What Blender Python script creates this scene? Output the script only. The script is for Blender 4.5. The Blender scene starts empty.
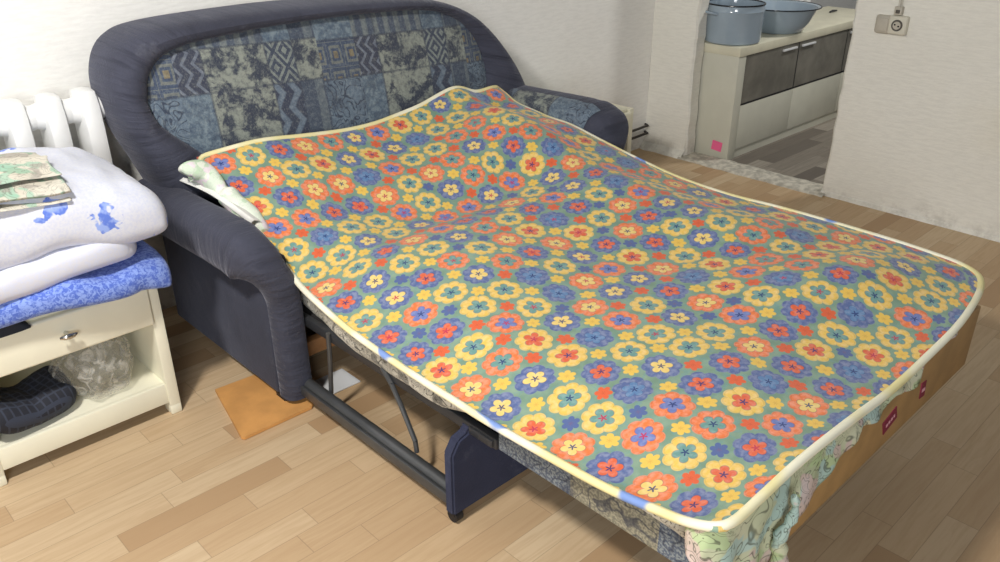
import bpy, bmesh, math, random
from mathutils import Vector, Matrix, noise
random.seed(7)
scene = bpy.context.scene
COL = scene.collection
PI = math.pi

# ------------------------------------------------------------------ node maths
def lin(c):
    def f(v):
        v /= 255.0
        return v / 12.92 if v <= 0.04045 else ((v + 0.055) / 1.055) ** 2.4
    return (f(c[0]), f(c[1]), f(c[2]), 1.0)

class NT:
    """small wrapper that turns python arithmetic into shader nodes"""
    def __init__(self, name):
        self.m = bpy.data.materials.new(name)
        self.m.use_nodes = True
        self.t = self.m.node_tree
        self.t.nodes.clear()
        self.out = self.t.nodes.new('ShaderNodeOutputMaterial')
    def node(self, typ, **kw):
        n = self.t.nodes.new(typ)
        for k, v in kw.items(): setattr(n, k, v)
        return n
    def link(self, src, dst):
        if isinstance(src, S): src = src.s
        if isinstance(src, bpy.types.NodeSocket): self.t.links.new(src, dst)
        else: dst.default_value = src
    def math(self, op, a, b=None, c=None):
        n = self.node('ShaderNodeMath', operation=op)
        self.link(a, n.inputs[0])
        if b is not None: self.link(b, n.inputs[1])
        if c is not None: self.link(c, n.inputs[2])
        return S(self, n.outputs[0])
    def coord(self, kind='Object'):
        n = self.node('ShaderNodeTexCoord')
        return n.outputs[kind]
    def sep(self, v):
        n = self.node('ShaderNodeSeparateXYZ'); self.link(v, n.inputs[0])
        return [S(self, n.outputs[i]) for i in range(3)]
    def comb(self, x, y, z=0.0):
        n = self.node('ShaderNodeCombineXYZ')
        for i, v in enumerate((x, y, z)): self.link(v, n.inputs[i])
        return S(self, n.outputs[0])
    def mapv(self, v, scale=(1, 1, 1), loc=(0, 0, 0), rot=(0, 0, 0)):
        n = self.node('ShaderNodeMapping'); self.link(v, n.inputs['Vector'])
        n.inputs['Scale'].default_value = scale; n.inputs['Location'].default_value = loc; n.inputs['Rotation'].default_value = rot
        return S(self, n.outputs[0])
    def noise(self, v, scale=5, detail=3, rough=0.5, dist=0.0):
        n = self.node('ShaderNodeTexNoise'); self.link(v, n.inputs['Vector'])
        n.inputs['Scale'].default_value = scale; n.inputs['Detail'].default_value = detail
        n.inputs['Roughness'].default_value = rough; n.inputs['Distortion'].default_value = dist
        return S(self, n.outputs[0])
    def voro(self, v, scale=5, feature='F1', rand=1.0):
        n = self.node('ShaderNodeTexVoronoi', feature=feature); self.link(v, n.inputs['Vector'])
        n.inputs['Scale'].default_value = scale; n.inputs['Randomness'].default_value = rand
        return S(self, n.outputs['Distance'])
    def white(self, v):
        n = self.node('ShaderNodeTexWhiteNoise', noise_dimensions='3D'); self.link(v, n.inputs['Vector'])
        return S(self, n.outputs[0])
    def mix(self, fac, a, b, blend='MIX'):
        n = self.node('ShaderNodeMix', data_type='RGBA', blend_type=blend)
        self.link(fac, n.inputs[0]); self.link(a, n.inputs[6]); self.link(b, n.inputs[7])
        return S(self, n.outputs[2])
    def ramp(self, fac, stops, interp='LINEAR'):
        n = self.node('ShaderNodeValToRGB'); cr = n.color_ramp; cr.interpolation = interp
        while len(cr.elements) < len(stops): cr.elements.new(0.5)
        for e, (p, c) in zip(cr.elements, stops): e.position = p; e.color = c
        self.link(fac, n.inputs[0])
        return S(self, n.outputs[0])
    def sm(self, x, a, b):
        n = self.node('ShaderNodeMapRange', interpolation_type='SMOOTHSTEP')
        self.link(x, n.inputs[0]); n.inputs[1].default_value = a; n.inputs[2].default_value = b
        return S(self, n.outputs[0])
    def bump(self, h, strength=0.3, dist=0.01, normal=None):
        n = self.node('ShaderNodeBump'); self.link(h, n.inputs['Height'])
        n.inputs['Strength'].default_value = strength; n.inputs['Distance'].default_value = dist
        if normal is not None: self.link(normal, n.inputs['Normal'])
        return S(self, n.outputs[0])
    def bsdf(self, color, rough=0.6, normal=None, **kw):
        n = self.node('ShaderNodeBsdfPrincipled')
        self.link(color, n.inputs['Base Color']); self.link(rough, n.inputs['Roughness'])
        if normal is not None: self.link(normal, n.inputs['Normal'])
        for k, v in kw.items(): self.link(v, n.inputs[k.replace('_', ' ')])
        self.t.links.new(n.outputs[0], self.out.inputs['Surface'])
        return n

class S:
    def __init__(self, t, s): self.t = t; self.s = s
    def __add__(a, b): return a.t.math('ADD', a, b)
    __radd__ = __add__
    def __sub__(a, b): return a.t.math('SUBTRACT', a, b)
    def __rsub__(a, b): return a.t.math('SUBTRACT', b, a)
    def __mul__(a, b): return a.t.math('MULTIPLY', a, b)
    __rmul__ = __mul__
    def __truediv__(a, b): return a.t.math('DIVIDE', a, b)
    def floor(a): return a.t.math('FLOOR', a)
    def fract(a): return a.t.math('FRACT', a)
    def abs(a): return a.t.math('ABSOLUTE', a)
    def sin(a): return a.t.math('SINE', a)
    def cos(a): return a.t.math('COSINE', a)
    def pow(a, b): return a.t.math('POWER', a, b)
    def lt(a, b): return a.t.math('LESS_THAN', a, b)
    def gt(a, b): return a.t.math('GREATER_THAN', a, b)
    def max(a, b): return a.t.math('MAXIMUM', a, b)
    def min(a, b): return a.t.math('MINIMUM', a, b)
    def pingpong(a, b): return a.t.math('PINGPONG', a, b)

M = {}
def simple(name, rgb, rough=0.5, var=0.05, nscale=8, bump=0.0, bscale=60, **kw):
    t = NT(name); v = t.coord()
    n = t.noise(v, nscale, 4)
    c = t.mix(t.sm(n, 0.3, 0.7), tuple(x * (1 - var) for x in lin(rgb)[:3]) + (1,), tuple(min(1, x * (1 + var)) for x in lin(rgb)[:3]) + (1,))
    nm = t.bump(t.noise(v, bscale, 4), bump, 0.004) if bump else None
    t.bsdf(c, rough, nm, **kw)
    M[name] = t.m
    return t.m

def mat_wall(name, base, dirt, warm=None):
    t = NT(name); v = t.coord(); x, y, z = t.sep(v)
    h = x + y
    st = t.comb(h * 7.0, z * 38.0, 0.0)
    n1 = t.noise(st, 2.2, 6, 0.65)
    n2 = t.noise(v, 2.0, 4)
    n3 = t.noise(t.comb(h * 20, z * 60, 3.0), 2.0, 3)
    c = t.mix(t.sm(n1, 0.35, 0.62), tuple(k * 0.93 for k in lin(base)[:3]) + (1,), lin(base))
    c = t.mix(t.sm(n2, 0.3, 0.8) * 0.25, c, lin(dirt))
    # grime close to the floor
    low = (1.0 - t.sm(z + n2 * 0.12, 0.03, 0.20)) * t.sm(t.noise(v, 14, 5, 0.7), 0.42, 0.66)
    c = t.mix(low * 0.35, c, lin((140, 132, 120)))
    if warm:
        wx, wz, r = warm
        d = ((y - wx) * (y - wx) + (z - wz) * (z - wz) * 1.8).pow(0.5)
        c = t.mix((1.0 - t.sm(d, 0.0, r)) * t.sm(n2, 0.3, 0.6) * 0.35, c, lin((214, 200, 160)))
    nm = t.bump(n1 * 0.6 + n3 * 0.5 + t.noise(v, 70, 3) * 0.5, 0.38, 0.006)
    t.bsdf(c, 0.9, nm)
    M[name] = t.m
mat_wall('wallpaper_white', (243, 242, 238), (228, 227, 222))
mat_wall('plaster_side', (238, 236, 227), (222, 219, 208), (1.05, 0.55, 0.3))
mat_wall('plaster_other', (196, 197, 197), (180, 180, 178))

def mat_floor(name, c1, c2, c3, dark, w=0.0815, off=0.58, L=0.47):
    t = NT(name); v = t.coord(); x, y, z = t.sep(v)
    row = ((y - off) / w); ri = row.floor(); rf = row.fract()
    rr = t.white(t.comb(ri, 3.0, 7.0))
    px = x / L + rr * 7.31
    pi_ = px.floor(); pf = px.fract()
    rnd = t.white(t.comb(ri, pi_, 1.0)); rnd2 = t.white(t.comb(ri, pi_, 9.0))
    base = t.ramp(rnd, [(0.0, lin(c1)), (0.3, lin(c2)), (0.55, lin(c3)), (0.8, lin(c2)), (1.0, lin(dark))])
    g = t.comb(x * 3.2 + rnd2 * 40.0, y * 42.0, rnd * 11.0)
    gr = t.noise(g, 1.6, 5, 0.6, 0.6)
    g2 = t.noise(t.comb(x * 1.4 + rnd * 30.0, y * 14.0, rnd2 * 9.0), 2.0, 3, 0.5, 1.4)
    rings = ((g2 * 26.0).sin() * 0.5 + 0.5)
    c = t.mix(t.sm(gr, 0.38, 0.68) * 0.35, base, lin(dark))
    c = t.mix(rings * t.sm(rnd2, 0.45, 0.9) * 0.22, c, lin(dark))
    e = (rf - 0.5).abs().gt(0.488).max((pf - 0.5).abs().gt(0.4975))
    c = t.mix(e * 0.35, c, lin(tuple(k * 0.6 for k in dark)))
    nm = t.bump(gr * 0.3 - e * 0.6, 0.12, 0.002)
    t.bsdf(c, t.math('MULTIPLY_ADD', gr, 0.15, 0.42), nm, Specular_IOR_Level=0.3)
    M[name] = t.m
mat_floor('laminate', (186, 157, 122), (197, 170, 135), (206, 183, 150), (174, 143, 108))
mat_floor('laminate_grey', (150, 142, 130), (128, 120, 110), (168, 160, 148), (104, 97, 90), 0.10, 0.58, 0.6)

def mat_velvet(name, rgb):
    t = NT(name); v = t.coord()
    n = t.noise(v, 3.5, 5, 0.6); f = t.noise(v, 180, 2)
    c = t.mix(t.sm(n, 0.3, 0.72), tuple(k * 0.78 for k in lin(rgb)[:3]) + (1,), tuple(k * 1.2 for k in lin(rgb)[:3]) + (1,))
    dust = t.sm(t.noise(v, 9, 6, 0.75), 0.56, 0.75)
    c = t.mix(dust * 0.16, c, lin((140, 142, 150)))
    nm = t.bump(f + t.noise(v, 14, 3) * 1.5, 0.22, 0.006)
    t.bsdf(c, 0.92, nm, Sheen_Weight=0.35, Sheen_Roughness=0.4, Sheen_Tint=lin((170, 175, 195)), Specular_IOR_Level=0.15)
    M[name] = t.m
def mat_velvet_gather(name, rgb):
    t = NT(name); u, w, _ = t.sep(t.coord('UV')); v = t.coord()
    n = t.noise(v, 3.5, 5, 0.6); f = t.noise(v, 180, 2)
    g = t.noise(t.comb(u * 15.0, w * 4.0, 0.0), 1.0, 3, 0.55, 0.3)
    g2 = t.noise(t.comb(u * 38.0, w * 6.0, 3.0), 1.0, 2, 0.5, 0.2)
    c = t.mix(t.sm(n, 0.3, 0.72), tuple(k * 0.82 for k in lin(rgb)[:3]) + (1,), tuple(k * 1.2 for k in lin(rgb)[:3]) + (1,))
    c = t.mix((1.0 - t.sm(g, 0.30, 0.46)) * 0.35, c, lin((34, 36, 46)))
    dust = t.sm(t.noise(v, 9, 6, 0.75), 0.56, 0.75)
    c = t.mix(dust * 0.16, c, lin((140, 142, 150)))
    nm = t.bump(f * 0.25 + g * 1.6 + g2 * 0.5, 0.55, 0.014)
    t.bsdf(c, 0.92, nm, Sheen_Weight=0.35, Sheen_Roughness=0.4, Sheen_Tint=lin((176, 178, 190)), Specular_IOR_Level=0.15)
    M[name] = t.m
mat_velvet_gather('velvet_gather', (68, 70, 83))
mat_velvet('velvet', (64, 67, 80))
mat_velvet('velvet_dark', (52, 56, 76))

def mat_jacquard(name, dim=1.0, coord='UV', sc=1.0):
    t = NT(name); u, w, _ = t.sep(t.coord(coord))
    wob = t.noise(t.comb(u * 6, w * 6, 0.0), 1.0, 3)
    u = u * sc + (wob - 0.5) * 0.015; w = w * sc + u * 0.035
    uv = t.comb(u, w, 0.0)
    blue = lin((104, 120, 136)); sage = lin((140, 146, 138))
    weave = t.noise(t.comb(u * 300, w * 120, 0.0), 1.0, 2)
    blot = t.noise(uv, 15, 8, 0.72, 0.3)
    A = t.mix(t.sm(blot, 0.43, 0.56), lin((58, 64, 78)), sage)              # sage leaves on navy
    zz = (u * 26.0 + (w * 15.0).pingpong(0.5) * 1.5).fract()
    B = t.mix(t.sm((zz - 0.5).abs(), 0.28, 0.40), lin((62, 66, 82)), lin((112, 120, 134)))      # zigzag
    lx = ((u * 14.0).fract() - 0.5).abs(); ly = ((w * 11.0).fract() - 0.5).abs()
    sq = lx.max(ly)
    C = t.mix(((sq * 26.0).sin()).gt(0.15) * 0.8, lin((70, 82, 104)), lin((120, 124, 118)))
    C = t.mix(sq.lt(0.14), C, lin((126, 116, 94)))
    cur = t.noise(uv, 17, 1, 0.4, 0.9)
    D = t.mix(t.sm(((cur * 20.0).sin()).abs(), 0.10, 0.62) * t.sm(t.noise(uv, 11, 4), 0.25, 0.5), lin((56, 66, 84)), blue)    # curls on blue
    E = t.mix(t.sm(((u * 120.0).sin()), -0.2, 0.4) * 0.7, lin((78, 88, 104)), lin((122, 130, 130)))
    # lay the motifs out in repeating columns and rows
    P = 0.71; H = 0.62
    cu = (u + 0.03) / P; cf = cu.fract() * P; ci = cu.floor()
    wf = ((w + ci * 0.012) / H).fract() * H
    up = wf.gt(0.335) * wf.lt(0.475); top = wf.gt(0.475)
    Bd = t.mix(((u * 60.0).sin()).gt(0.5) * 0.5, lin((74, 84, 100)), lin((118, 128, 132)))
    W = t.mix(t.sm((((u * 16.0 + (w * 10.0).pingpong(0.5) * 1.2).fract()) - 0.5).abs(), 0.2, 0.36), lin((60, 66, 84)), lin((106, 120, 136)))
    plain = t.mix(t.sm(t.noise(uv, 30, 5, 0.7), 0.4, 0.62), lin((84, 100, 118)), lin((116, 132, 144)))
    dia = (((u * 11.0).fract() - 0.5).abs() + ((w * 9.0).fract() - 0.5).abs())
    Dm = t.mix(((dia * 22.0).sin()).gt(0.2), lin((66, 74, 90)), lin((126, 134, 132)))
    colA = t.mix(up, D, C); colA = t.mix(top, colA, plain)
    colB = t.mix(up, plain, B); colB = t.mix(top, colB, E)
    colC = t.mix(top, A, E)
    colD = t.mix(up, W, Dm); colD = t.mix(top, colD, plain)
    c = t.mix(cf.gt(0.165), colA, colB); c = t.mix(cf.gt(0.265), c, colC); c = t.mix(cf.gt(0.50), c, colD); c = t.mix(cf.gt(0.61), c, t.mix(up, Bd, A))
    # soft patch borders and a general worn mottling
    ed = (wf - 0.335).abs().lt(0.004).max((wf - 0.475).abs().lt(0.004)).max((cf - 0.265).abs().lt(0.004)).max((cf - 0.50).abs().lt(0.004)).max((cf - 0.61).abs().lt(0.003))
    c = t.mix(ed * 0.55, c, lin((60, 66, 80)))
    mot = t.noise(uv, 55, 6, 0.8); big = t.noise(uv, 8, 5, 0.7)
    c = t.mix(t.sm(mot, 0.47, 0.60) * 0.42, c, lin((60, 66, 80)))
    c = t.mix(t.sm(big, 0.5, 0.66) * 0.3, c, lin((66, 72, 84)))
    c = t.mix(t.sm(mot, 0.50, 0.36) * 0.25, c, lin((150, 156, 150)))
    c = t.mix(t.sm(weave, 0.5, 0.75) * 0.22, c, lin((165, 170, 165)))
    if dim != 1.0: c = t.mix(1.0, c, (dim, dim, dim, 1), 'MULTIPLY')
    nm = t.bump(weave + blot, 0.25, 0.003)
    t.bsdf(c, 0.85, nm, Sheen_Weight=0.15, Specular_IOR_Level=0.2)
    M[name] = t.m
mat_jacquard('jacquard', 1.0)
def mat_floralweave():
    t = NT('jacquard_side'); v = t.coord(); x, y, z = t.sep(v)
    uv = t.comb(y, z, 0.0)
    n = t.noise(uv, 13, 1, 0.4, 1.0); blot = t.noise(uv, 9, 4, 0.6)
    fine = t.noise(uv, 150, 2)
    c = t.mix(t.sm(fine, 0.40, 0.62), lin((84, 94, 112)), lin((140, 148, 150)))
    seg = (y * 4.1).fract()
    c2 = t.mix(t.sm(fine, 0.38, 0.64), lin((118, 116, 102)), lin((160, 156, 136)))
    c = t.mix((y * 4.1 + 0.3).floor().pingpong(1.0), c, c2)
    lines = t.sm(((n * 17.0).sin()).abs(), 0.08, 0.5)
    c = t.mix((1.0 - lines) * 0.7, c, lin((44, 50, 70)))
    c = t.mix(t.sm(blot, 0.58, 0.68) * 0.6, c, lin((50, 56, 76)))
    t.bsdf(c, 0.85, t.bump(fine, 0.2, 0.002))
    M['jacquard_side'] = t.m
mat_floralweave()

def mat_flowers():
    t = NT('flower_cotton'); u, w, _ = t.sep(t.coord('UV'))
    G = 0.1085
    wz = t.noise(t.comb(u * 5, w * 5, 0.0), 1.0, 2) - 0.5
    wz2 = t.noise(t.comb(u * 5, w * 5, 7.0), 1.0, 2) - 0.5
    U = u / G + wz * 0.25; W = w / G + wz2 * 0.25
    orange = lin((228, 120, 62)); yellow = lin((228, 190, 88)); blue = lin((84, 102, 152)); teal = lin((104, 148, 142))
    navy = lin((30, 52, 112)); crimson = lin((186, 44, 84)); red = lin((216, 98, 60)); paleb = lin((104, 120, 180)); cream = lin((230, 200, 116))
    bg = t.mix(t.sm(t.noise(t.comb(u, w, 0.0), 22, 4), 0.3, 0.7), lin((114, 144, 124)), lin((136, 162, 142)))
    wash = t.noise(t.comb(u, w, 2.0), 70, 3)
    # soft blue-green veins in the ground
    bg = t.mix(t.sm(t.noise(t.comb(u, w, 4.0), 40, 3, 0.5, 1.0), 0.55, 0.62) * 0.35, bg, lin((96, 150, 160)))
    def layer(ou, ov, col, big):
        a = U + ou; b = W + ov
        ia = a.floor(); ib = b.floor(); qa = a.fract() - 0.5; qb = b.fract() - 0.5
        h1 = t.white(t.comb(ia, ib, 1.0 + big)); h2 = t.white(t.comb(ia, ib, 5.0 + big)); h3 = t.white(t.comb(ia, ib, 8.0 + big))
        qa = qa + (h2 - 0.5) * (0.07 if big else 0.1); qb = qb + (h3 - 0.5) * (0.07 if big else 0.1)
        r = (qa * qa + qb * qb).pow(0.5)
        th = t.math('ARCTAN2', qb, qa) + h2 * 6.28
        if big:
            R = ((th * 4.0).cos().abs()).pow(0.6) * 0.085 + 0.376
            k = (ia + ib * 2.0)
            oc = t.ramp(((k * 0.3333).fract() + (h1 - 0.5) * 0.34).fract(), [(0.0, orange), (0.30, yellow), (0.66, blue), (0.98, orange)], 'CONSTANT')
            # inner colour depends on the outer one so that they differ
            kk = ((k * 0.3333).fract() + (h1 - 0.5) * 0.34).fract()
            i_o = t.ramp(h3, [(0.0, cream), (0.38, paleb), (0.75, teal)], 'CONSTANT')
            i_y = t.ramp(h3, [(0.0, teal), (0.55, red), (0.9, teal)], 'CONSTANT')
            i_b = t.ramp(h3, [(0.0, red), (0.42, lin((88, 126, 172))), (0.7, cream)], 'CONSTANT')
            ic = t.mix(kk.gt(0.30), i_o, i_y); ic = t.mix(kk.gt(0.66), ic, i_b); ic = t.mix(kk.gt(0.98), ic, i_o)
            cc = t.ramp(h2, [(0.0, navy), (0.62, crimson), (0.82, navy)], 'CONSTANT')
            Ri = ((th * 2.5 + h1 * 3.0).cos().abs()).pow(0.55) * 0.155 + 0.11
            c = t.mix(t.sm(R - r, -0.012, 0.012), col, t.mix(t.sm(wash, 0.35, 0.7) * 0.3, oc, t.mix(0.5, oc, (1, 1, 1, 1))))
            c = t.mix(t.sm(0.03 - (r - R + 0.03).abs(), 0.0, 0.03) * 0.18, c, lin((60, 60, 90)))
            # petal lines on the outer ring
            pl = t.sm(((th * 4.0).cos().abs()) , 0.0, 0.10)
            c = t.mix((1.0 - pl) * r.lt(R) * r.gt(Ri) * 0.22, c, lin((60, 60, 90)))
            ring = t.sm(0.02 - (r - Ri - 0.004).abs(), 0.0, 0.02)
            c = t.mix(t.sm(Ri - r, -0.012, 0.012), c, t.mix(t.sm(wash, 0.4, 0.7) * 0.25, ic, t.mix(0.4, ic, (1, 1, 1, 1))))
            c = t.mix(ring * 0.45, c, lin((46, 60, 104)))
            Rc = ((th * 2.5 + h1 * 3.0).cos().abs()).pow(2.5) * 0.075 + 0.025
            c = t.mix(t.sm(Rc - r, -0.012, 0.012) * 0.92, c, cc)
        else:
            R = ((th * 3.0).cos().abs()).pow(0.7) * 0.085 + 0.12
            k = (ia - ib)
            oc = t.ramp(h1, [(0.0, yellow), (0.52, red), (0.84, blue)], 'CONSTANT')
            c = t.mix(t.sm(R - r, -0.012, 0.012), col, oc)
            Rc = ((th * 3.0).cos().abs()).pow(3.0) * 0.05 + 0.015
            c = t.mix(t.sm(Rc - r, -0.01, 0.01) * 0.45, c, t.mix(0.5, oc, lin((150, 60, 40))))
        return c
    c = layer(0.5, 0.5, bg, 0)
    c = layer(0.0, 0.0, c, 1)
    wv = t.noise(t.comb(u * 400, w * 400, 0.0), 1.0, 1)
    nm = t.bump(wv + t.noise(t.comb(u, w, 0.0), 9, 4) * 3.0, 0.18, 0.004)
    t.bsdf(c, 0.72, nm, Sheen_Weight=0.2, Specular_IOR_Level=0.25)
    M['flower_cotton'] = t.m
mat_flowers()

def mat_sketch(name, base, base2, ink, hues, ink_amt=0.8, sc=1.0):
    t = NT(name); v = t.coord(); v = t.mapv(v, (sc, sc, sc))
    n = t.noise(v, 9, 3, 0.5, 0.6); patch = t.noise(v, 16, 2)
    c = t.mix(t.sm(n, 0.35, 0.65), lin(base), lin(base2))
    for i, hc in enumerate(hues):
        p = t.noise(t.mapv(v, (1, 1, 1), (3.1 * i + 1, 1.7 * i, 0.4)), 20, 2, 0.5)
        c = t.mix(t.sm(p, 0.565, 0.60) * 0.75, c, lin(hc))
    l2 = ((t.noise(v, 22, 1, 0.4, 1.2) * 22.0).sin()).abs()
    msk = t.sm(patch, 0.42, 0.55)
    l3 = ((t.noise(t.mapv(v, (1, 1, 1), (2, 5, 1)), 34, 1, 0.4, 2.0) * 16.0).sin()).abs()
    ln = (1.0 - t.sm(l3, 0.05, 0.50)) * msk
    ln = ln.max((1.0 - t.sm(l2, 0.05, 0.50)) * (1.0 - msk))
    c = t.mix(ln * ink_amt, c, lin(ink))
    t.bsdf(c, 0.8, t.bump(t.noise(v, 45, 3), 0.2, 0.003), Specular_IOR_Level=0.2)
    M[name] = t.m
mat_sketch('sketch_green', (176, 186, 152), (204, 206, 178), (84, 88, 74), [(178, 200, 150), (168, 198, 196), (206, 180, 178)], 0.75, 0.62)
mat_sketch('ticking_ink', (196, 194, 182), (222, 220, 208), (48, 48, 50), [(120, 120, 116)], 0.85, 0.8)
mat_sketch('floral_mint', (206, 220, 200), (222, 232, 216), (150, 160, 150), [(230, 210, 224), (186, 212, 180), (236, 236, 226)], 0.25)
mat_sketch('mint_print', (188, 182, 168), (206, 202, 190), (110, 108, 100), [(128, 170, 146), (146, 182, 162), (158, 152, 144)], 0.55, 0.7)

def mat_piping():
    t = NT('piping_yellow'); v = t.coord()
    n = t.noise(v, 6.0, 1); n2 = t.noise(t.mapv(v, (1, 1, 1), (4, 2, 1)), 5.0, 1)
    c = t.mix(t.sm(n, 0.40, 0.6), lin((232, 222, 164)), lin((238, 235, 212)))
    c = t.mix(t.sm(n2, 0.64, 0.67), c, lin((122, 150, 208)))
    t.bsdf(c, 0.8)
    M['piping_yellow'] = t.m
mat_piping()

def mat_bluefloral(name, base, blue, yellow, seed):
    t = NT(name); v = t.mapv(t.coord(), (1, 1, 1), (seed, 0.2, 0.1))
    fine = t.noise(v, 130, 3, 0.6)
    c = t.mix(t.sm(fine, 0.42, 0.6) * 0.55, lin(base), lin((202, 208, 230)))
    # scattered flower heads
    vn = t.node('ShaderNodeTexVoronoi', feature='F1'); t.link(v, vn.inputs['Vector']); vn.inputs['Scale'].default_value = 5.2
    d = S(t, vn.outputs['Distance']); colr = t.sep(vn.outputs['Color'])
    pet = t.noise(v, 30, 2, 0.5, 0.5)
    on = t.sm((pet - 0.5) * 0.55 + (0.24 - d), 0.0, 0.03) * colr[0].gt(0.30)
    c = t.mix(on, c, t.mix(t.sm(t.noise(v, 45, 2), 0.4, 0.6), lin(blue), lin((150, 172, 232))))
    on2 = t.sm((t.noise(v, 26, 2) - 0.5) * 0.5 + (0.16 - d), 0.0, 0.03) * colr[1].gt(0.72)
    c = t.mix(on2, c, lin(yellow))
    t.bsdf(c, 0.8, t.bump(t.noise(v, 16, 4), 0.25, 0.01), Specular_IOR_Level=0.2, Sheen_Weight=0.1)
    M[name] = t.m
mat_bluefloral('cotton_blueflower', (216, 219, 230), (98, 126, 214), (186, 186, 120), 0.0)
mat_bluefloral('cotton_blueflower_b', (208, 209, 219), (92, 112, 200), (216, 204, 120), 2.3)
def mat_bluecotton():
    t = NT('cotton_blue'); v = t.coord()
    f = t.noise(v, 90, 3, 0.6, 1.0); b = t.noise(v, 7, 3)
    c = t.mix(t.sm(f, 0.4, 0.6), lin((82, 108, 196)), lin((136, 160, 224)))
    c = t.mix(t.sm(b, 0.5, 0.75) * 0.5, c, lin((72, 92, 188)))
    t.bsdf(c, 0.8, t.bump(t.noise(v, 22, 3), 0.25, 0.01), Sheen_Weight=0.15, Specular_IOR_Level=0.2)
    M['cotton_blue'] = t.m
mat_bluecotton()
def mat_check():
    t = NT('check_dark'); v = t.coord(); x, y, z = t.sep(v)
    a = ((x * 45.0 + y * 12.0).fract() - 0.5).abs().gt(0.38); b = ((y * 45.0 - x * 12.0).fract() - 0.5).abs().gt(0.38)
    c = t.mix(a.max(b) * 0.6, lin((30, 33, 44)), lin((58, 66, 84)))
    t.bsdf(c, 0.8); M['check_dark'] = t.m
mat_check()
def mat_plasticbag():
    t = NT('plastic_film'); v = t.coord()
    n = t.noise(v, 26, 4, 0.6, 1.2)
    p = t.node('ShaderNodeBsdfPrincipled'); p.inputs['Base Color'].default_value = lin((216, 214, 206)); p.inputs['Roughness'].default_value = 0.25
    t.link(t.bump(n, 0.8, 0.02), p.inputs['Normal'])
    tr = t.node('ShaderNodeBsdfTransparent'); mx = t.node('ShaderNodeMixShader')
    t.link(t.sm(n, 0.40, 0.7) * 0.50 + 0.14, mx.inputs[0])
    t.t.links.new(tr.outputs[0], mx.inputs[1]); t.t.links.new(p.outputs[0], mx.inputs[2]); t.t.links.new(mx.outputs[0], t.out.inputs['Surface'])
    M['plastic_film'] = t.m
mat_plasticbag()
def mat_glass():
    t = NT('tinted_glass')
    p = t.node('ShaderNodeBsdfGlossy'); p.inputs['Roughness'].default_value = 0.08; p.inputs['Color'].default_value = (0.7, 0.7, 0.7, 1)
    tr = t.node('ShaderNodeBsdfTransparent'); tr.inputs['Color'].default_value = (0.72, 0.72, 0.71, 1)
    mx = t.node('ShaderNodeMixShader'); lw = t.node('ShaderNodeFresnel'); lw.inputs['IOR'].default_value = 1.5
    t.t.links.new(lw.outputs[0], mx.inputs[0]); t.t.links.new(tr.outputs[0], mx.inputs[1]); t.t.links.new(p.outputs[0], mx.inputs[2])
    df = t.node('ShaderNodeBsdfDiffuse'); t.link(t.mix(t.sm(t.noise(t.coord(), 4, 4, 0.6, 0.2), 0.3, 0.75), lin((150, 147, 138)), lin((186, 182, 170))), df.inputs['Color'])  # grey diffuse painted in for reflections and the lit look of the interior
    m2 = t.node('ShaderNodeMixShader'); m2.inputs[0].default_value = 0.46
    t.t.links.new(mx.outputs[0], m2.inputs[1]); t.t.links.new(df.outputs[0], m2.inputs[2])
    t.t.links.new(m2.outputs[0], t.out.inputs['Surface']); M['tinted_glass'] = t.m
mat_glass()

simple('cream_paint', (232, 229, 208), 0.42, 0.03)
simple('cream_old', (216, 212, 190), 0.5, 0.05)
simple('board_white', (206, 205, 190), 0.45, 0.03)
simple('white_iron', (236, 237, 236), 0.4, 0.03, bump=0.15, bscale=30)
simple('chrome', (200, 198, 192), 0.18, 0.02, Metallic=1.0)
simple('rail_metal', (92, 94, 96), 0.38, 0.12, Metallic=0.55)
simple('frame_metal', (62, 64, 68), 0.45, 0.12, Metallic=0.4)
simple('black_rubber', (28, 28, 30), 0.6)
simple('hardboard', (166, 132, 84), 0.6, 0.10, 14, 0.15)
simple('orange_board', (206, 150, 86), 0.7, 0.12, 10, 0.25)
simple('torn_edge', (120, 84, 50), 0.9, 0.2)
simple('raw_wood', (164, 116, 72), 0.7, 0.15, 20)
simple('white_card', (214, 216, 218), 0.6, 0.03)
simple('dark_board', (40, 38, 38), 0.8)
simple('enamel_blue', (158, 174, 188), 0.14, 0.06, 6, Coat_Weight=0.5)
simple('enamel_black', (28, 30, 36), 0.25)
simple('socket_cream', (214, 210, 194), 0.5, 0.05)
simple('socket_grey', (188, 182, 168), 0.6, 0.10)
simple('socket_dark', (84, 80, 74), 0.6)
simple('cable_white', (206, 202, 190), 0.6)
simple('pink_paper', (250, 108, 158), 0.7, 0.03)
simple('maroon_tag', (116, 24, 50), 0.7)
simple('tag_thread', (206, 150, 160), 0.7)
simple('black_cloth', (34, 38, 46), 0.85)
simple('white_cloth', (226, 226, 222), 0.85, 0.04, bump=0.2, bscale=40)
simple('rough_cement', (196, 191, 178), 0.95, 0.25, 30, 0.9, 45)
simple('pipe_iron', (58, 56, 54), 0.6, 0.2)
simple('dish_glass', (120, 122, 118), 0.2, 0.1)
simple('red_plastic', (226, 84, 58), 0.4, 0.1)

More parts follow.
